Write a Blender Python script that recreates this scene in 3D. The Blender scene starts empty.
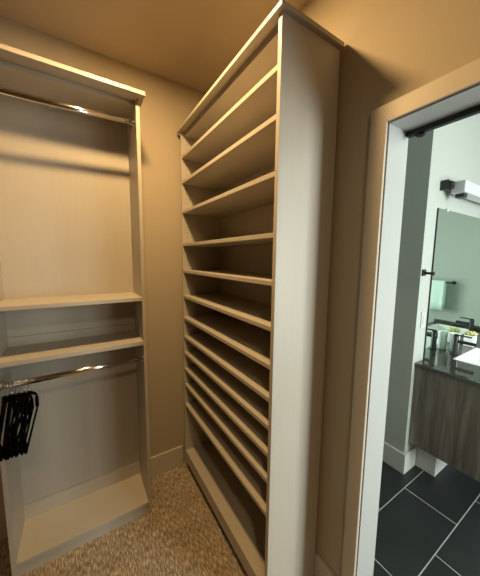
import bpy, bmesh, math, random
from mathutils import Vector, Matrix
random.seed(7)
S = bpy.context.scene
COL = S.collection
R = math.radians

# ------------------------------------------------------------------ camera
F_PX, PITCH, YAW, ROLL, CAM_H = 258.5, 6.587, -32.16, 0.634, 1.6
def camera():
    cy, sy = math.cos(R(YAW)), math.sin(R(YAW))
    fwd0, right0, up0 = Vector((-sy, cy, 0)), Vector((cy, sy, 0)), Vector((0, 0, 1))
    c, s = math.cos(R(PITCH)), math.sin(R(PITCH))
    fwd = c*fwd0 - s*up0; up = s*fwd0 + c*up0
    c, s = math.cos(R(ROLL)), math.sin(R(ROLL))
    rt = c*right0 + s*up; up2 = -s*right0 + c*up
    cam = bpy.data.cameras.new('camera'); o = bpy.data.objects.new('camera', cam)
    COL.objects.link(o)
    m = Matrix((rt, up2, -fwd)).transposed().to_4x4(); m.translation = (0, 0, CAM_H)
    o.matrix_world = m
    cam.sensor_fit = 'HORIZONTAL'; cam.sensor_width = 36; cam.lens = F_PX/480*36
    cam.clip_start = .02; cam.clip_end = 60
    S.camera = o
camera()

# ------------------------------------------------------------------ light
W = bpy.data.worlds.new('world'); S.world = W; W.use_nodes = True
W.node_tree.nodes['Background'].inputs[0].default_value = (.80, .92, 1, 1)
W.node_tree.nodes['Background'].inputs[1].default_value = .6

def area(name, loc, rot, size, power, color, size_y=None, shape=None, spread=180):
    l = bpy.data.lights.new(name, 'AREA'); o = bpy.data.objects.new(name, l); COL.objects.link(o)
    l.energy = power; l.color = color; l.size = size; l.spread = R(spread)
    if shape: l.shape = shape
    elif size_y: l.shape = 'RECTANGLE'; l.size_y = size_y
    o.location = loc; o.rotation_euler = rot
    return o
# the closet's warm ceiling lamp (just above the frame)
area('closet_lamp', (.24, 1.02, 2.742), (0, 0, 0), .12, 30, (1.0, .655, .29), shape='DISK')
# its twin further back in the closet, behind the camera
area('closet_lamp_rear', (-.15, -.95, 2.742), (0, 0, 0), .16, 15, (1.0, .74, .44), shape='DISK')
# daylight through the bathroom window
area('window_daylight', (2.10, -1.82, 1.45), (R(90), 0, 0), .95, 140, (.92, 1.0, .95), size_y=1.9)
# bathroom ceiling lamp
area('bathroom_lamp', (2.6, -.5, 2.73), (0, 0, 0), .30, 4, (.92, 1.0, .93), shape='DISK')

V = S.view_settings
V.view_transform = 'Standard'; V.look = 'None'; V.gamma = 1; V.use_curve_mapping = False
V.exposure = 0.0
S.display_settings.display_device = 'sRGB'

# ------------------------------------------------------------------ materials
def mat(name, col, rough=.5, metal=0, spec=.5, noise=None, bump=None, coat=0):
    """noise=(scale, amount, stretch); bump=(scale, strength, stretch)"""
    m = bpy.data.materials.new(name); m.use_nodes = True
    nt = m.node_tree; b = nt.nodes['Principled BSDF']
    b.inputs['Base Color'].default_value = (*col, 1); b.inputs['Roughness'].default_value = rough
    b.inputs['Metallic'].default_value = metal; b.inputs['Specular IOR Level'].default_value = spec
    b.inputs['Coat Weight'].default_value = coat
    tc = nt.nodes.new('ShaderNodeTexCoord')
    def tex(scale, st, detail=4):
        mp = nt.nodes.new('ShaderNodeMapping'); mp.inputs['Scale'].default_value = st
        nt.links.new(tc.outputs['Object'], mp.inputs[0])
        n = nt.nodes.new('ShaderNodeTexNoise'); n.inputs['Scale'].default_value = scale
        n.inputs['Detail'].default_value = detail
        nt.links.new(mp.outputs[0], n.inputs['Vector']); return n
    if noise:
        n = tex(noise[0], noise[2]); r = nt.nodes.new('ShaderNodeValToRGB')
        a = noise[1]
        r.color_ramp.elements[0].position = .3; r.color_ramp.elements[1].position = .7
        r.color_ramp.elements[0].color = (*[c*(1-a) for c in col], 1)
        r.color_ramp.elements[1].color = (*[min(1, c*(1+a)) for c in col], 1)
        nt.links.new(n.outputs[0], r.inputs[0]); nt.links.new(r.outputs[0], b.inputs['Base Color'])
    if bump:
        n = tex(bump[0], bump[2], 3); bp = nt.nodes.new('ShaderNodeBump')
        bp.inputs['Strength'].default_value = bump[1]; bp.inputs['Distance'].default_value = .002
        nt.links.new(n.outputs[0], bp.inputs['Height']); nt.links.new(bp.outputs[0], b.inputs['Normal'])
    return m
I3 = (1, 1, 1)
M = {
 'wall': mat('beige_wall_paint', (.42, .35, .255), .75, spec=.25, bump=(160, .25, I3)),
 'ceil': mat('beige_ceiling_paint', (.46, .385, .28), .8, spec=.2, bump=(110, .4, I3)),
 'wall_dark': mat('low_bounce_wall', (.16, .12, .085), .75, spec=.25),  # for unseen closet walls, darkened to cut the light they bounce back
 'trim': mat('cream_trim_paint', (.52, .46, .38), .45, spec=.35),
 'jamb': mat('white_door_jamb_paint', (.43, .44, .43), .4, spec=.4),
 'melamine': mat('cream_melamine', (.45, .405, .34), .42, spec=.4, noise=(6, .025, (30, 30, 1)), bump=(60, .10, (20, 20, 1))),
 'melamine_shelf': mat('cream_melamine_shelf', (.45, .405, .34), .42, spec=.4, noise=(6, .025, (1, 30, 30)), bump=(60, .06, (1, 20, 20))),
 'hole': mat('pin_hole', (.02, .018, .015), .9),
 'chrome': mat('chrome', (.82, .80, .78), .14, 1),
 'black': mat('matte_black_metal', (.009, .009, .010), .4, spec=.5),
 'velvet': mat('black_velvet', (.003, .003, .0035), 1, spec=0, noise=(200, .3, I3)),
 'bwall': mat('white_bathroom_paint', (.385, .405, .375), .6, spec=.3, bump=(160, .15, I3)),
 'btrim': mat('white_baseboard_paint', (.50, .51, .49), .4, spec=.4),
 'granite': mat('dark_counter_stone', (.045, .040, .035), .07, spec=.6, noise=(90, .4, I3)),
 'ceramic': mat('white_ceramic', (.88, .88, .87), .12, spec=.5),
 'diff': mat('white_lamp_diffuser', (.50, .52, .54), .3),
 'towel': mat('pale_mint_towel', (.70, .84, .79), .95, spec=.1, bump=(400, .8, I3)),
 'leaf': mat('yellow_green_succulent', (.62, .60, .22), .5, noise=(30, .3, I3)),
 'soil': mat('potting_soil', (.05, .035, .02), .95),
 'plate': mat('white_switch_plate', (.50, .51, .50), .3),
}
def mirror_mat():
    m = bpy.data.materials.new('mirror_silver'); m.use_nodes = True
    b = m.node_tree.nodes['Principled BSDF']
    b.inputs['Base Color'].default_value = (.62, .735, .66, 1); b.inputs['Metallic'].default_value = 1
    b.inputs['Roughness'].default_value = .015
    return m
M['mirror'] = mirror_mat()
def glass_mat():
    m = bpy.data.materials.new('clear_glass'); m.use_nodes = True
    b = m.node_tree.nodes['Principled BSDF']
    b.inputs['Base Color'].default_value = (.95, .98, .97, 1); b.inputs['Transmission Weight'].default_value = 1
    b.inputs['Roughness'].default_value = .02; b.inputs['IOR'].default_value = 1.45
    return m
M['glass'] = glass_mat()
def wood_mat():
    m = bpy.data.materials.new('grey_brown_wood'); m.use_nodes = True
    nt = m.node_tree; b = nt.nodes['Principled BSDF']; b.inputs['Roughness'].default_value = .55
    tc = nt.nodes.new('ShaderNodeTexCoord'); mp = nt.nodes.new('ShaderNodeMapping')
    mp.inputs['Scale'].default_value = (9, 9, .7); nt.links.new(tc.outputs['Object'], mp.inputs[0])
    n = nt.nodes.new('ShaderNodeTexNoise'); n.inputs['Scale'].default_value = 2.2; n.inputs['Detail'].default_value = 8
    n.inputs['Roughness'].default_value = .65; n.inputs['Distortion'].default_value = .4
    nt.links.new(mp.outputs[0], n.inputs['Vector'])
    r = nt.nodes.new('ShaderNodeValToRGB'); e = r.color_ramp.elements
    e[0].position = .32; e[0].color = (.07, .058, .045, 1)
    e[1].position = .72; e[1].color = (.24, .215, .18, 1)
    nt.links.new(n.outputs[0], r.inputs[0]); nt.links.new(r.outputs[0], b.inputs['Base Color'])
    return m
M['wood'] = wood_mat()
def tile_mat():
    m = bpy.data.materials.new('black_slate_tile'); m.use_nodes = True
    nt = m.node_tree; b = nt.nodes['Principled BSDF']
    tc = nt.nodes.new('ShaderNodeTexCoord'); mp = nt.nodes.new('ShaderNodeMapping')
    w = .604
    mp.inputs['Location'].default_value = (-1.275 - w/2 + 4*w, -.473 + .301*20, 0)
    nt.links.new(tc.outputs['Object'], mp.inputs[0])
    br = nt.nodes.new('ShaderNodeTexBrick'); br.offset = .5; br.squash = 1
    for k, v in (('Scale', 1), ('Mortar Size', .0028), ('Mortar Smooth', .1), ('Bias', 0), ('Brick Width', w), ('Row Height', .301)):
        br.inputs[k].default_value = v
    br.inputs['Color1'].default_value = (.014, .0165, .017, 1); br.inputs['Color2'].default_value = (.018, .021, .0215, 1)
    br.inputs['Mortar'].default_value = (.36, .36, .34, 1)
    nt.links.new(mp.outputs[0], br.inputs['Vector'])
    nz = nt.nodes.new('ShaderNodeTexNoise'); nz.inputs['Scale'].default_value = 5; nz.inputs['Detail'].default_value = 5
    nt.links.new(tc.outputs['Object'], nz.inputs['Vector'])
    mx = nt.nodes.new('ShaderNodeMix'); mx.data_type = 'RGBA'; mx.blend_type = 'OVERLAY'; mx.inputs[0].default_value = .35
    nt.links.new(br.outputs[0], mx.inputs[6]); nt.links.new(nz.outputs[0], mx.inputs[7])
    nt.links.new(mx.outputs[2], b.inputs['Base Color']); b.inputs['Roughness'].default_value = .42
    bp = nt.nodes.new('ShaderNodeBump'); bp.inputs['Strength'].default_value = .4; bp.inputs['Distance'].default_value = .002; bp.invert = True
    nt.links.new(br.outputs['Fac'], bp.inputs['Height']); nt.links.new(bp.outputs[0], b.inputs['Normal'])
    return m
M['tile'] = tile_mat()
def carpet_mat():
    m = bpy.data.materials.new('brown_loop_carpet'); m.use_nodes = True
    nt = m.node_tree; b = nt.nodes['Principled BSDF']; b.inputs['Roughness'].default_value = 1
    b.inputs['Specular IOR Level'].default_value = .05; b.inputs['Sheen Weight'].default_value = .3
    tc = nt.nodes.new('ShaderNodeTexCoord')
    def nz(scale, st, det=3, rot=0):
        mp = nt.nodes.new('ShaderNodeMapping'); mp.inputs['Scale'].default_value = st; mp.inputs['Rotation'].default_value = (0, 0, rot)
        nt.links.new(tc.outputs['Object'], mp.inputs[0])
        n = nt.nodes.new('ShaderNodeTexNoise'); n.inputs['Scale'].default_value = scale; n.inputs['Detail'].default_value = det
        nt.links.new(mp.outputs[0], n.inputs['Vector']); return n
    a = nz(80, (2.0, .42, 1), 3)
    r = nt.nodes.new('ShaderNodeValToRGB'); e = r.color_ramp.elements
    e[0].position = .36; e[0].color = (.18, .135, .082, 1)
    e[1].position = .66; e[1].color = (.56, .46, .33, 1)
    mid = e.new(.5); mid.color = (.32, .25, .17, 1)
    nt.links.new(a.outputs[0], r.inputs[0])
    g = nz(9, (1, 1, 1), 2)
    mx = nt.nodes.new('ShaderNodeMix'); mx.data_type = 'RGBA'; mx.blend_type = 'OVERLAY'; mx.inputs[0].default_value = .35
    nt.links.new(r.outputs[0], mx.inputs[6]); nt.links.new(g.outputs[0], mx.inputs[7])
    nt.links.new(mx.outputs[2], b.inputs['Base Color'])
    bp = nt.nodes.new('ShaderNodeBump'); bp.inputs['Strength'].default_value = 1; bp.inputs['Distance'].default_value = .008
    nt.links.new(a.outputs[0], bp.inputs['Height']); nt.links.new(bp.outputs[0], b.inputs['Normal'])
    return m
M['carpet'] = carpet_mat()
M['granite'].node_tree.nodes['Principled BSDF'].inputs['IOR'].default_value = 1.8

# ------------------------------------------------------------------ mesh helpers
def box(bm, x0, x1, y0, y1, z0, z1, bev=0.0, mi=0):
    ret = bmesh.ops.create_cube(bm, size=1)
    vs = ret['verts']
    for v in vs:
        v.co = Vector((x0 + (v.co.x+.5)*(x1-x0), y0 + (v.co.y+.5)*(y1-y0), z0 + (v.co.z+.5)*(z1-z0)))
    fs = set(f for v in vs for f in v.link_faces)
    if bev:
        es = list(set(e for v in vs for e in v.link_edges))
        r = bmesh.ops.bevel(bm, geom=es, offset=bev, segments=2, affect='EDGES', profile=.6)
        fs |= set(r['faces'])
    for f in fs:
        if f.is_valid: f.material_index = mi
def B(*a, bev=0.0):
    bm = bmesh.new(); box(bm, *a, bev=bev); return bm
def tube(bm, pts, r, seg=10, mi=0, ry=None, closed=False):
    """sweep a circle (or ellipse, ry = vertical radius) along pts"""
    pts = [Vector(p) for p in pts]; n = len(pts); rings = []
    for i, p in enumerate(pts):
        if closed: t = pts[(i+1) % n] - pts[i-1]
        else: t = pts[min(i+1, n-1)] - pts[max(i-1, 0)]
        t.normalize()
        up = Vector((0, 0, 1)) if abs(t.z) < .9 else Vector((1, 0, 0))
        a = t.cross(up).normalized(); b = a.cross(t).normalized()
        rr = r[i] if isinstance(r, (list, tuple)) else r
        rings.append([bm.verts.new(p + a*math.cos(k*2*math.pi/seg)*rr + b*math.sin(k*2*math.pi/seg)*(ry if ry else rr)) for k in range(seg)])
    m = n if closed else n-1
    for i in range(m):
        q, w = rings[i], rings[(i+1) % n]
        for k in range(seg):
            f = bm.faces.new((q[k], q[(k+1) % seg], w[(k+1) % seg], w[k])); f.smooth = True; f.material_index = mi
    if not closed:
        for q in (rings[0], rings[-1]):
            f = bm.faces.new(q); f.material_index = mi
def lathe(bm, prof, c, seg=24, mi=0):
    rings = []
    for r, z in prof:
        rings.append([bm.verts.new((c[0]+r*math.cos(k*2*math.pi/seg), c[1]+r*math.sin(k*2*math.pi/seg), c[2]+z)) for k in range(seg)])
    for q, w in zip(rings, rings[1:]):
        for k in range(seg):
            f = bm.faces.new((q[k], q[(k+1) % seg], w[(k+1) % seg], w[k])); f.smooth = True; f.material_index = mi
    for q in (rings[0], rings[-1]):
        bm.faces.new(q).material_index = mi
def extrude_poly(bm, poly, axis, a, b):
    """poly: 2-D points in the plane normal to axis; swept from a to b"""
    def mk(u, v, t):
        return {'x': (t, u, v), 'y': (u, t, v), 'z': (u, v, t)}[axis]
    q = [bm.verts.new(mk(u, v, a)) for u, v in poly]; w = [bm.verts.new(mk(u, v, b)) for u, v in poly]
    n = len(poly)
    for k in range(n): bm.faces.new((q[k], q[(k+1) % n], w[(k+1) % n], w[k]))
    bm.faces.new(q); bm.faces.new(w)
def obj(name, bm, mats, parent=None):
    bmesh.ops.recalc_face_normals(bm, faces=bm.faces)
    if parent is not None:
        off = parent.matrix_local.translation if parent.parent is None else Vector()
        p = parent; off = Vector()
        while p is not None: off += p.location; p = p.parent
        bmesh.ops.translate(bm, verts=bm.verts, vec=-off)
    me = bpy.data.meshes.new(name); bm.to_mesh(me); bm.free()
    for m in (mats if isinstance(mats, (list, tuple)) else [mats]): me.materials.append(M[m])
    o = bpy.data.objects.new(name, me); COL.objects.link(o)
    if parent is not None: o.parent = parent
    return o
def tag(o, label, cat, group=None):
    o['label'] = label; o['category'] = cat
    if group: o['group'] = group
    return o
def thing(name, loc, label, cat, group=None):
    o = bpy.data.objects.new(name, None); o.empty_display_size = .1; COL.objects.link(o); o.location = loc
    return tag(o, label, cat, group)
def struct(name, bm, m):
    o = obj(name, bm, m); o['kind'] = 'structure'; return o
def copy_tree(o, parent=None):
    c = o.copy(); COL.objects.link(c)
    if parent is not None: c.parent = parent
    for ch in list(o.children): copy_tree(ch, c)
    return c

# ------------------------------------------------------------------ the setting
ZC = 2.753; YB = 1.8056; XW = .937; XB = 1.064         # ceiling, back wall, right wall faces
LX, FY = -1.9, -2.4                                   # closet's left and front walls
YD, ZD = .532, 2.066                                   # door jamb faces
YD0 = -.30
struct('floor', B(LX-.1, XW+.06, FY-.1, YB+.1, -.06, 0), 'carpet')
struct('ceiling', B(LX-.1, XB, FY-.1, YB+.1, ZC, ZC+.08), 'ceil')
struct('wall_back', B(LX-.1, XW, YB, YB+.1, 0, ZC), 'wall')
struct('wall_left', B(LX-.1, LX, FY-.1, YB, 0, ZC), 'wall_dark')
struct('wall_front', B(LX, XW, FY-.1, FY, 0, ZC), 'wall_dark')
# right wall: beige face on the closet side, white on the bathroom side
bm = bmesh.new()
XM = XW + .06
for x0, x1, mi in ((XW, XM, 0), (XM, XB, 1)):
    box(bm, x0, x1, YD+.02, YB+.1, 0, ZC, mi=mi)
    box(bm, x0, x1, FY-.1, YD0-.02, 0, ZC, mi=mi)
    box(bm, x0, x1, YD0-.02, YD+.02, ZD+.02, ZC, mi=mi)
struct('wall_right', bm, ['wall', 'bwall'])
# door jamb lining
bm = bmesh.new()
box(bm, XW-.002, XB+.002, YD, YD+.02, 0, ZD+.02)
box(bm, XW-.002, XB+.002, YD0-.02, YD0, 0, ZD+.02)
box(bm, XW-.002, XB+.002, YD0, YD, ZD, ZD+.02)
struct('trim_1', bm, 'jamb')
# casing on the closet side
bm = bmesh.new()
CT = .057
xf = XW - .017
ya, yb, za = YD+.005, YD0-.005, ZD+.005
extrude_poly(bm, [(ya, 0), (ya, za), (yb, za), (yb, 0), (yb-CT, 0), (yb-CT, za+CT), (ya+CT, za+CT), (ya+CT, 0)], 'x', xf, XW)
bmesh.ops.bevel(bm, geom=bm.edges[:], offset=.0015, segments=2, affect='EDGES')
struct('trim_2', bm, 'trim')
BH = .150
bm = bmesh.new(); box(bm, .326, .62, YB-.015, YB, 0, BH, bev=.002); struct('baseboard_back', bm, 'trim')
struct('baseboard_right', B(XW-.013, XW, YD+.005+CT+.001, .744, 0, BH, bev=.002), 'trim')
struct('baseboard_left', B(LX, LX+.015, FY, YB-.015, 0, BH, bev=.002), 'trim')
struct('baseboard_front', B(LX+.015, XW, FY, FY+.015, 0, BH, bev=.002), 'trim')

# bathroom shell
BX1, BY0, BY1 = 3.66, -1.70, .849
CXW = 2.007
struct('floor_bathroom', B(XW+.06, BX1+.1, BY0-.2, 2.3, -.06, 0), 'tile')
struct('ceiling_bathroom', B(XB, BX1+.1, BY0-.2, 2.3, ZC, ZC+.08), 'bwall')
struct('wall_mirror', B(CXW, BX1+.1, BY1, 2.3, 0, ZC), 'bwall')
struct('wall_hall', B(XB, CXW, 2.2, 2.3, 0, ZC), 'bwall')
struct('wall_vanity_end', B(BX1, BX1+.1, BY0-.1, BY1, 0, ZC), 'bwall')
WX0, WX1, WZ0, WZ1 = 1.59, 2.61, .48, 2.42
bm = bmesh.new()
box(bm, XB, WX0, BY0-.1, BY0, 0, ZC); box(bm, WX1, BX1, BY0-.1, BY0, 0, ZC)
box(bm, WX0, WX1, BY0-.1, BY0, 0, WZ0); box(bm, WX0, WX1, BY0-.1, BY0, WZ1, ZC)
struct('wall_window', bm, 'bwall')
bm = bmesh.new()
for a in ((WX0, WX0+.04, WZ0, WZ1), (WX1-.04, WX1, WZ0, WZ1), (WX0+.04, WX1-.04, WZ0, WZ0+.04), (WX0+.04, WX1-.04, WZ1-.04, WZ1), ((WX0+WX1)/2-.02, (WX0+WX1)/2+.02, WZ0+.04, WZ1-.04)):
    box(bm, a[0], a[1], BY0-.08, BY0-.03, a[2], a[3])
struct('window_1', bm, 'btrim')
BBT = .157
bm = bmesh.new()
box(bm, CXW-.015, CXW, BY1-.015, 2.2, 0, BBT, bev=.002)
struct('baseboard_hall', bm, 'btrim')
struct('baseboard_mirror', B(CXW, 2.167, BY1-.015, BY1, 0, BBT, bev=.002), 'btrim')

# ------------------------------------------------------------------ left hanging unit
UX0, UX1, UF, UB, UT = -.353, .321, 1.525, 1.797, 2.421
PT = .019
u = thing('closet_organizer', (0, 1.66, 0), 'tall cream closet organizer with two hanging rods against the back wall', 'closet organizer')
def unit_panel(x0, x1):
    bm = bmesh.new(); box(bm, x0, x1, UF, UB, 0, UT, bev=.0012); return obj('side_panel', bm, 'melamine', u)
unit_panel(UX0, UX0+PT); unit_panel(UX1-PT, UX1)
xi0, xi1 = UX0+PT, UX1-PT
obj('back_panel', B(xi0, xi1, UB-.007, UB, .02, UT-.02), 'melamine', u)
YI = UB-.007
obj('top_panel', B(xi0, xi1, UF+.03, YI, UT-.02, UT, bev=.001), 'melamine_shelf', u)
bm = bmesh.new()
extrude_poly(bm, [(YB-.002, 2.441), (UF-.05, 2.441), (UF-.05, 2.4225), (UF-.048, 2.4215), (YB-.002, 2.4215)], 'x', UX0-.014, UX1+.020)
obj('crown_molding', bm, 'melamine_shelf', u)
for z, t in ((1.3725, .021), (1.1158, .024)):
    obj('shelf', B(xi0, xi1, UF+.002, YI, z-t, z, bev=.0015), 'melamine_shelf', u)
obj('bottom_shelf', B(xi0, xi1, UF+.001, YI, .08-.02, .08, bev=.0015), 'melamine_shelf', u)
obj('toe_kick', B(xi0, xi1, UF+.006, UF+.022, 0, .06), 'melamine_shelf', u)
for z0, z1 in ((.08, .170), (1.1158, 1.165), (1.02, 1.0905)):
    obj('cleat', B(xi0, xi1, YI-.012, YI, z0, z1, bev=.001), 'melamine_shelf', u)
RY = 1.545
for z, dz in ((2.300, .008), (1.0, .003)):
    bm = bmesh.new(); tube(bm, [(xi0+.004, RY, z-dz), (xi1-.004, RY, z+dz)], .0085, 16, ry=.0145)
    rod = obj('hanging_rod', bm, 'chrome', u)
    for x0, x1, e in ((xi0, xi0+.008, -dz), (xi1-.008, xi1, dz)):
        bm = bmesh.new(); tube(bm, [(x0, RY, z+e), (x1, RY, z+e)], .014, 16, ry=.020)
        obj('rod_socket', bm, 'chrome', rod)

# ------------------------------------------------------------------ shoe rack
RF, RBK, RN, RE, RT = .624, .927, .746, 1.764, 2.422
rk = thing('shoe_rack', (.775, 1.25, 0), 'tall cream shoe rack of twelve open shelves standing against the right wall', 'shoe rack')
for y0, y1, side in ((RN, RN+PT, 1), (RE-PT, RE, -1)):
    bm = bmesh.new(); box(bm, RF, RBK, y0, y1, 0, RT, bev=.0012)
    yi = y1 if side > 0 else y0
    for xx in (RF+.035, RBK-.05):
        z = .14
        while z < 2.36:
            r = bmesh.ops.create_circle(bm, cap_ends=True, segments=10, radius=.0026, matrix=Matrix.Translation((xx, yi+side*.0004, z)) @ Matrix.Rotation(R(90), 4, 'X'))
            for v in r['verts']:
                for f in v.link_faces: f.material_index = 1
            z += .032
    obj('side_panel', bm, ['melamine', 'hole'], rk)
y0, y1 = RN+PT, RE-PT
obj('back_panel', B(RBK-.007, RBK, y0, y1, .06, RT-.02), 'melamine', rk)
obj('top_panel', B(RF+.022, RBK-.007, y0, y1, RT-.026, RT, bev=.001), 'melamine_shelf', rk)
bm = bmesh.new()
# crown with a return on the near end
f, o_ = RF, .016
prof = [(-.017, .016), (-.017, .001), (-.016, 0)]
rings = []
for d, z in prof:
    zz = RT + .0005 + z
    rings.append([(RBK, RN+d, zz), (f+d, RN+d, zz), (f+d, RE+.016+0*d, zz), (RBK, RE+.016, zz)])
vr = [[bm.verts.new(p) for p in q] for q in rings]
for q, w in zip(vr, vr[1:]):
    for k in range(4): bm.faces.new((q[k], q[(k+1) % 4], w[(k+1) % 4], w[k]))
bm.faces.new(vr[0]); bm.faces.new(vr[-1])
obj('crown_molding', bm, 'melamine_shelf', rk)
SZ = [2.2722, 2.111, 1.9167, 1.6963, 1.5141, 1.3353, 1.179, 1.0412, .9208, .7992, .68, .5231]
for z in SZ:
    obj('shelf', B(RF+.002, RBK-.007, y0, y1, z-.019, z, bev=.0015), 'melamine_shelf', rk)
obj('bottom_shelf', B(RF+.002, RBK-.007, y0, y1, .125, .145, bev=.0015), 'melamine_shelf', rk)
obj('toe_kick', B(RF+.003, RF+.022, y0, y1, .062, .125), 'melamine_shelf', rk)
obj('base_rail', B(RF+.045, RF+.060, y0, y1, 0, .125), 'melamine_shelf', rk)

# ------------------------------------------------------------------ velvet hangers on the lower rod
RZ = .9985
HL = 'black velvet coat hanger with chrome hook packed in the bunch on the lower rod'
h = thing('coat_hanger', (-.321, RY, RZ), HL, 'hanger', 'velvet hangers on the lower rod')
def hanger_parts(root):
    x, y, z = root.location
    bm = bmesh.new()
    pts = []
    a0 = R(-15)
    for i in range(15):                                # the hook over the rod
        a = a0 + (R(205)) * i/14
        pts.append((0, .021*math.cos(a), .0015 + .021*math.sin(a)))
    # over to the neck
    pts = [(0, -.0205+.0, -.004)] + [(0, -p[1], p[2]) for p in pts[::-1]][:0] + pts
    pts = [(0, .021*math.cos(R(200) - R(215)*i/14), -.001 + .0185*math.sin(R(200) - R(215)*i/14)) for i in range(15)]
    pts += [(0, .016, -.020), (0, .006, -.028), (0, 0, -.038), (0, 0, -.072)]
    tube(bm, [(x+p[0], y+p[1], z+p[2]) for p in pts], .0019, 8)
    obj('hook', bm, 'chrome', root)
    bm = bmesh.new()
    hw, zt, zs = .192, -.066, -.172                    # half width, neck, shoulder tip
    top = []
    for i in range(25):
        t = -1 + 2*i/24
        zz = zt + (zs-zt)*(abs(t)**1.25)
        top.append((0, hw*t, zz))
    n = 8
    loop = list(top)
    for i in range(1, n):                              # rounded tip down to the trouser bar
        a = R(90)*i/n
        loop.append((0, hw - .010*(1-math.cos(a)), zs - .072*math.sin(a)))
    for i in range(13):
        loop.append((0, (hw-.012)*(1-2*i/12), zs-.075))
    for i in range(n-1, 0, -1):
        a = R(90)*i/n
        loop.append((0, -hw + .010*(1-math.cos(a)), zs - .072*math.sin(a)))
    tube(bm, [(x+p[0], y+p[1], z+p[2]) for p in loop], .0042, 8, closed=True, ry=.0085)
    tube(bm, [(x, y, z-.052), (x, y, z-.080)], .006, 8)
    obj('body', bm, 'velvet', root)
hanger_parts(h)
hx = [-.3215, -.311, -.3015, -.292, -.278, -.2685, -.259, -.2475]
rots = [1]*8
tilt = [2, -3, 4, 0, -2, 3, -4, 1]
for i, (x, r, tl) in enumerate(zip(hx, rots, tilt)):
    o = h if i == 0 else copy_tree(h)
    o.location = (x, RY, RZ); o.rotation_euler = (R(tl), 0, R(r))
last = copy_tree(h); last.location = (-.231, RY, RZ); last.rotation_euler = (R(3), 0, R(-.5))
last['label'] = 'black velvet hanger at the bunch right end, far arm showing as a loop'

# ------------------------------------------------------------------ sliding door rail at the head
rl = thing('door_rail', (XB, .12, 2.05), 'black metal sliding door rail under the white door head', 'door rail')
obj('track', B(XB-.018, XB+.004, YD0+.005, YD-.001, 2.048, ZD-.0005, bev=.002), 'black', rl)
bm = bmesh.new(); tube(bm, [(XB-.009, .486, 2.047), (XB-.009, .486, 2.036)], .010, 12); box(bm, XB-.016, XB-.002, .470, .500, 2.038, 2.047)
obj('end_stop', bm, 'black', rl)

# ------------------------------------------------------------------ vanity
VX0, VX1, VF, VZ0, VZ1 = 2.05, 3.655, .36, .233, .836
v = thing('vanity_cabinet', (2.85, .6, 0), 'floating grey-brown wood vanity cabinet under the dark countertop', 'vanity')
obj('side_panel', B(VX0, VX0+.02, VF, BY1-.001, VZ0, VZ1, bev=.001), 'wood', v)
obj('side_panel', B(VX1-.02, VX1, VF, BY1-.001, VZ0, VZ1, bev=.001), 'wood', v)
obj('bottom_panel', B(VX0+.02, VX1-.02, VF, BY1-.001, VZ0, VZ0+.02), 'wood', v)
nd = 4; dw = (VX1-VX0-.004)/nd
for k in range(nd):
    x0 = VX0+.002+k*dw
    d = obj('door', B(x0+.0015, x0+dw-.0015, VF-.02, VF-.0005, VZ0+.002, VZ1-.004, bev=.001), 'wood', v)
    hxp = x0+dw-.04 if k % 2 == 0 else x0+.04
    bm = bmesh.new(); tube(bm, [(hxp, VF-.02, .76), (hxp, VF-.045, .76), (hxp, VF-.045, .62), (hxp, VF-.02, .62)], .005, 8)
    obj('handle', bm, 'black', d)
obj('plinth', B(2.167, 3.60, .703, BY1-.016, 0, BBT, bev=.002), 'btrim', v)
obj('plinth_riser', B(2.20, 3.58, .72, BY1-.016, BBT, VZ0), 'btrim', v)

CZ0, CZ1 = .8365, .860
sinks = ((2.37, 2.85), (3.07, 3.55)); SY0, SY1 = .40, .735
bm = bmesh.new()
xs = [2.037, sinks[0][0], sinks[0][1], sinks[1][0], sinks[1][1], BX1-.001]
box(bm, xs[0], xs[5], .325, SY0, CZ0, CZ1); box(bm, xs[0], xs[5], SY1, BY1-.001, CZ0, CZ1)
for a, b in ((0, 1), (2, 3), (4, 5)): box(bm, xs[a], xs[b], SY0, SY1, CZ0, CZ1)
ct = obj('countertop', bm, 'granite'); tag(ct, 'polished dark stone countertop on the wood vanity', 'countertop')
obj('side_splash', B(BX1-.02, BX1-.001, .33, BY1-.002, CZ1, CZ1+.035, bev=.001), 'granite', ct)
for i, (x0, x1) in enumerate(sinks):
    bm = bmesh.new()
    # rectangular basin with thin rolled rim and sloping walls
    def ring(inset, z):
        return [(x0+inset, SY0+inset, z), (x1-inset, SY0+inset, z), (x1-inset, SY1-inset, z), (x0+inset, SY1-inset, z)]
    rs = [ring(.001, CZ0-.03), ring(.001, CZ1+.002), ring(.004, CZ1+.004), ring(.012, CZ1+.003), ring(.022, CZ1-.03), ring(.04, CZ1-.085), ring(.06, CZ1-.095)]
    vr = [[bm.verts.new(p) for p in q] for q in rs]
    for q, w in zip(vr, vr[1:]):
        for k in range(4): bm.faces.new((q[k], q[(k+1) % 4], w[(k+1) % 4], w[k]))
    bm.faces.new(vr[-1])
    c = thing('sink_basin', ((x0+x1)/2, (SY0+SY1)/2, CZ0-.03), 'white rectangular sink basin set in the countertop below the near black faucet' if i == 0 else 'white rectangular sink basin at the far end of the countertop', 'sink', 'vanity sinks')
    obj('bowl', bm, 'ceramic', c)
    bm = bmesh.new(); lathe(bm, [(.022, 0), (.022, .004), (.012, .005)], ((x0+x1)/2, (SY0+SY1)/2, CZ1-.094), 16)
    obj('drain', bm, 'black', c)
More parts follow.
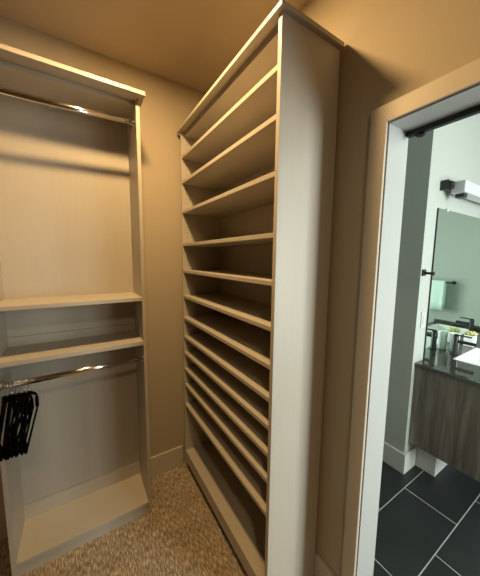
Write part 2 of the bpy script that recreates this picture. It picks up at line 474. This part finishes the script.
def faucet(x, y, label):
    t = thing('faucet', (x, y, CZ1), label, 'faucet', 'black vanity faucets')
    bm = bmesh.new(); lathe(bm, [(.026, 0), (.026, .006), (.019, .008), (.019, .150), (.017, .153)], (x, y, CZ1+.0005), 20); obj('body', bm, 'black', t)
    bm = bmesh.new(); box(bm, x-.013, x+.013, y-.128, y-.012, CZ1+.100, CZ1+.122, bev=.006); obj('spout', bm, 'black', t)
    bm = bmesh.new(); box(bm, x-.010, x+.010, y-.095, y+.012, CZ1+.155, CZ1+.164, bev=.003); obj('lever', bm, 'black', t)
    return t
faucet(2.50, .768, 'matte black faucet at the near sink, in front of the mirror')
faucet(3.31, .775, 'matte black faucet at the far sink, seen in the mirror')
def succulent(x, y, label, s=1.0):
    t = thing('potted_succulent', (x, y, CZ1), label, 'potted plant', 'succulents on the countertop')
    bm = bmesh.new(); z = CZ1+.0005
    box(bm, x-.036*s, x+.036*s, y-.036*s, y+.036*s, z, z+.100*s, bev=.006); obj('pot', bm, 'ceramic', t)
    bm = bmesh.new(); box(bm, x-.030*s, x+.030*s, y-.030*s, y+.030*s, z+.099*s, z+.102*s); obj('soil', bm, 'soil', t)
    bm = bmesh.new()
    for rr, n, el in ((1.0, 9, 18), (.8, 8, 42), (.5, 6, 68)):
        for k in range(n):
            a = 2*math.pi*(k+random.random()*.4)/n; e = R(el)
            L = .044*s*rr + .010
            dx = Vector((math.cos(a)*math.cos(e), math.sin(a)*math.cos(e), math.sin(e)))
            b0 = Vector((x, y, z+.102*s))
            tube(bm, [b0, b0+dx*L*.35, b0+dx*L*.7, b0+dx*L], [.004, .010*s, .008*s, .001], 6)
    obj('leaves', bm, 'leaf', t)
succulent(2.86, .782, 'yellow-green succulent in white square pot on the counter by the mirror')

tm = thing('tumbler', (2.575, .800, CZ1), 'white tumbler behind the near black faucet on the dark counter', 'cup')
bm = bmesh.new(); lathe(bm, [(.026, 0), (.029, .002), (.033, .150), (.0335, .153), (.031, .152), (.027, .012), (.001, .010)], (2.575, .800, CZ1+.0005), 24); obj('cup', bm, 'ceramic', tm)

# mirror, light, plate, hook, towel
mr = thing('wall_mirror_glass', (2.9, BY1, .862), 'large frameless mirror with black edge above the countertop', 'mirror')
mr.name = 'vanity_mirror'
MX0, MX1, MZ0, MZ1 = 2.162, 3.64, .862, 1.965
obj('glass', B(MX0+.004, MX1, BY1-.008, BY1-.002, MZ0, MZ1), 'mirror', mr)
bm = bmesh.new(); box(bm, MX0, MX0+.004, BY1-.010, BY1-.001, MZ0, MZ1); obj('edge_strip', bm, 'black', mr)
bm = bmesh.new(); box(bm, 2.30, 2.325, BY1-.012, BY1-.001, MZ1-.010, MZ1+.012, bev=.002); obj('clip', bm, 'plate', mr)

lt = thing('vanity_light', (2.5, BY1, 2.05), 'white bar vanity light with black brackets above the mirror', 'wall light')
obj('diffuser', B(2.232, 3.05, .725, .805, 2.062, 2.140, bev=.006), 'diff', lt)
bm = bmesh.new(); box(bm, 2.172, 2.196, .800, BY1-.001, 2.085, 2.150, bev=.002); box(bm, 2.185, 2.235, .785, .803, 2.095, 2.140, bev=.002); obj('end_bracket', bm, 'black', lt)
obj('back_plate', B(2.197, 3.05, .806, .826, 2.085, 2.118), 'black', lt)
obj('lower_bracket', B(2.27, 2.33, .740, .790, 2.036, 2.0625, bev=.002), 'black', lt)

pl = thing('switch_plate', (2.10, BY1, 1.16), 'white switch plate on the wall left of the mirror', 'switch')
obj('plate', B(2.070, 2.134, BY1-.006, BY1-.0005, 1.113, 1.228, bev=.002), 'plate', pl)
obj('rocker', B(2.086, 2.118, BY1-.010, BY1-.006, 1.137, 1.204, bev=.0015), 'plate', pl)

hk = thing('towel_hook', (2.04, BY1, 1.51), 'small black towel hook on the white wall beside the mirror', 'hook')
bm = bmesh.new(); box(bm, 2.018, 2.062, BY1-.012, BY1-.0005, 1.492, 1.536, bev=.003); obj('mount', bm, 'black', hk)
bm = bmesh.new(); tube(bm, [(2.04, BY1-.012, 1.512), (2.045, BY1-.055, 1.510)], .009, 10); tube(bm, [(2.045, BY1-.050, 1.510), (2.046, BY1-.066, 1.510)], .014, 12); obj('peg', bm, 'black', hk)

tb = thing('towel_bar', (BX1, .38, 1.33), 'black towel bar on the bathroom end wall, seen in the mirror', 'towel bar')
TBX, TBZ = BX1-.065, 1.345
bm = bmesh.new(); tube(bm, [(TBX, .12, TBZ), (TBX, .50, TBZ)], .008, 12); obj('bar', bm, 'black', tb)
for yy in (.135, .485):
    bm = bmesh.new(); tube(bm, [(TBX, yy, TBZ), (BX1-.008, yy, TBZ)], .007, 10); tube(bm, [(BX1-.009, yy, TBZ), (BX1-.0005, yy, TBZ)], .020, 16); obj('bracket', bm, 'black', tb)
bm = bmesh.new()
prof = []
for z in (1.02, 1.12, 1.22, 1.32): prof.append((TBX-.016, z))
for a in (150, 120, 90, 60, 30): prof.append((TBX+.015*math.cos(R(a)), TBZ+.001+.0145*math.sin(R(a))))
for z in (1.32, 1.22, 1.12, 1.06): prof.append((TBX+.016, z))
ny = 12; grid = []
for i in range(ny+1):
    yy = .19 + .24*i/ny
    grid.append([(px + (.003*math.sin(yy*70)*(TBZ-pz)/.3 if pz < TBZ else 0)*(1 if px < TBX else .4), yy, pz) for px, pz in prof])
vg = [[bm.verts.new(p) for p in r] for r in grid]
for a, b in zip(vg, vg[1:]):
    for k in range(len(prof)-1):
        f = bm.faces.new((a[k], a[k+1], b[k+1], b[k])); f.smooth = True
tw = obj('hand_towel', bm, 'towel')
so = tw.modifiers.new('thick', 'SOLIDIFY'); so.thickness = .006; so.offset = 1
tag(tw, 'pale mint towel folded over the black bar, seen in the mirror', 'towel')
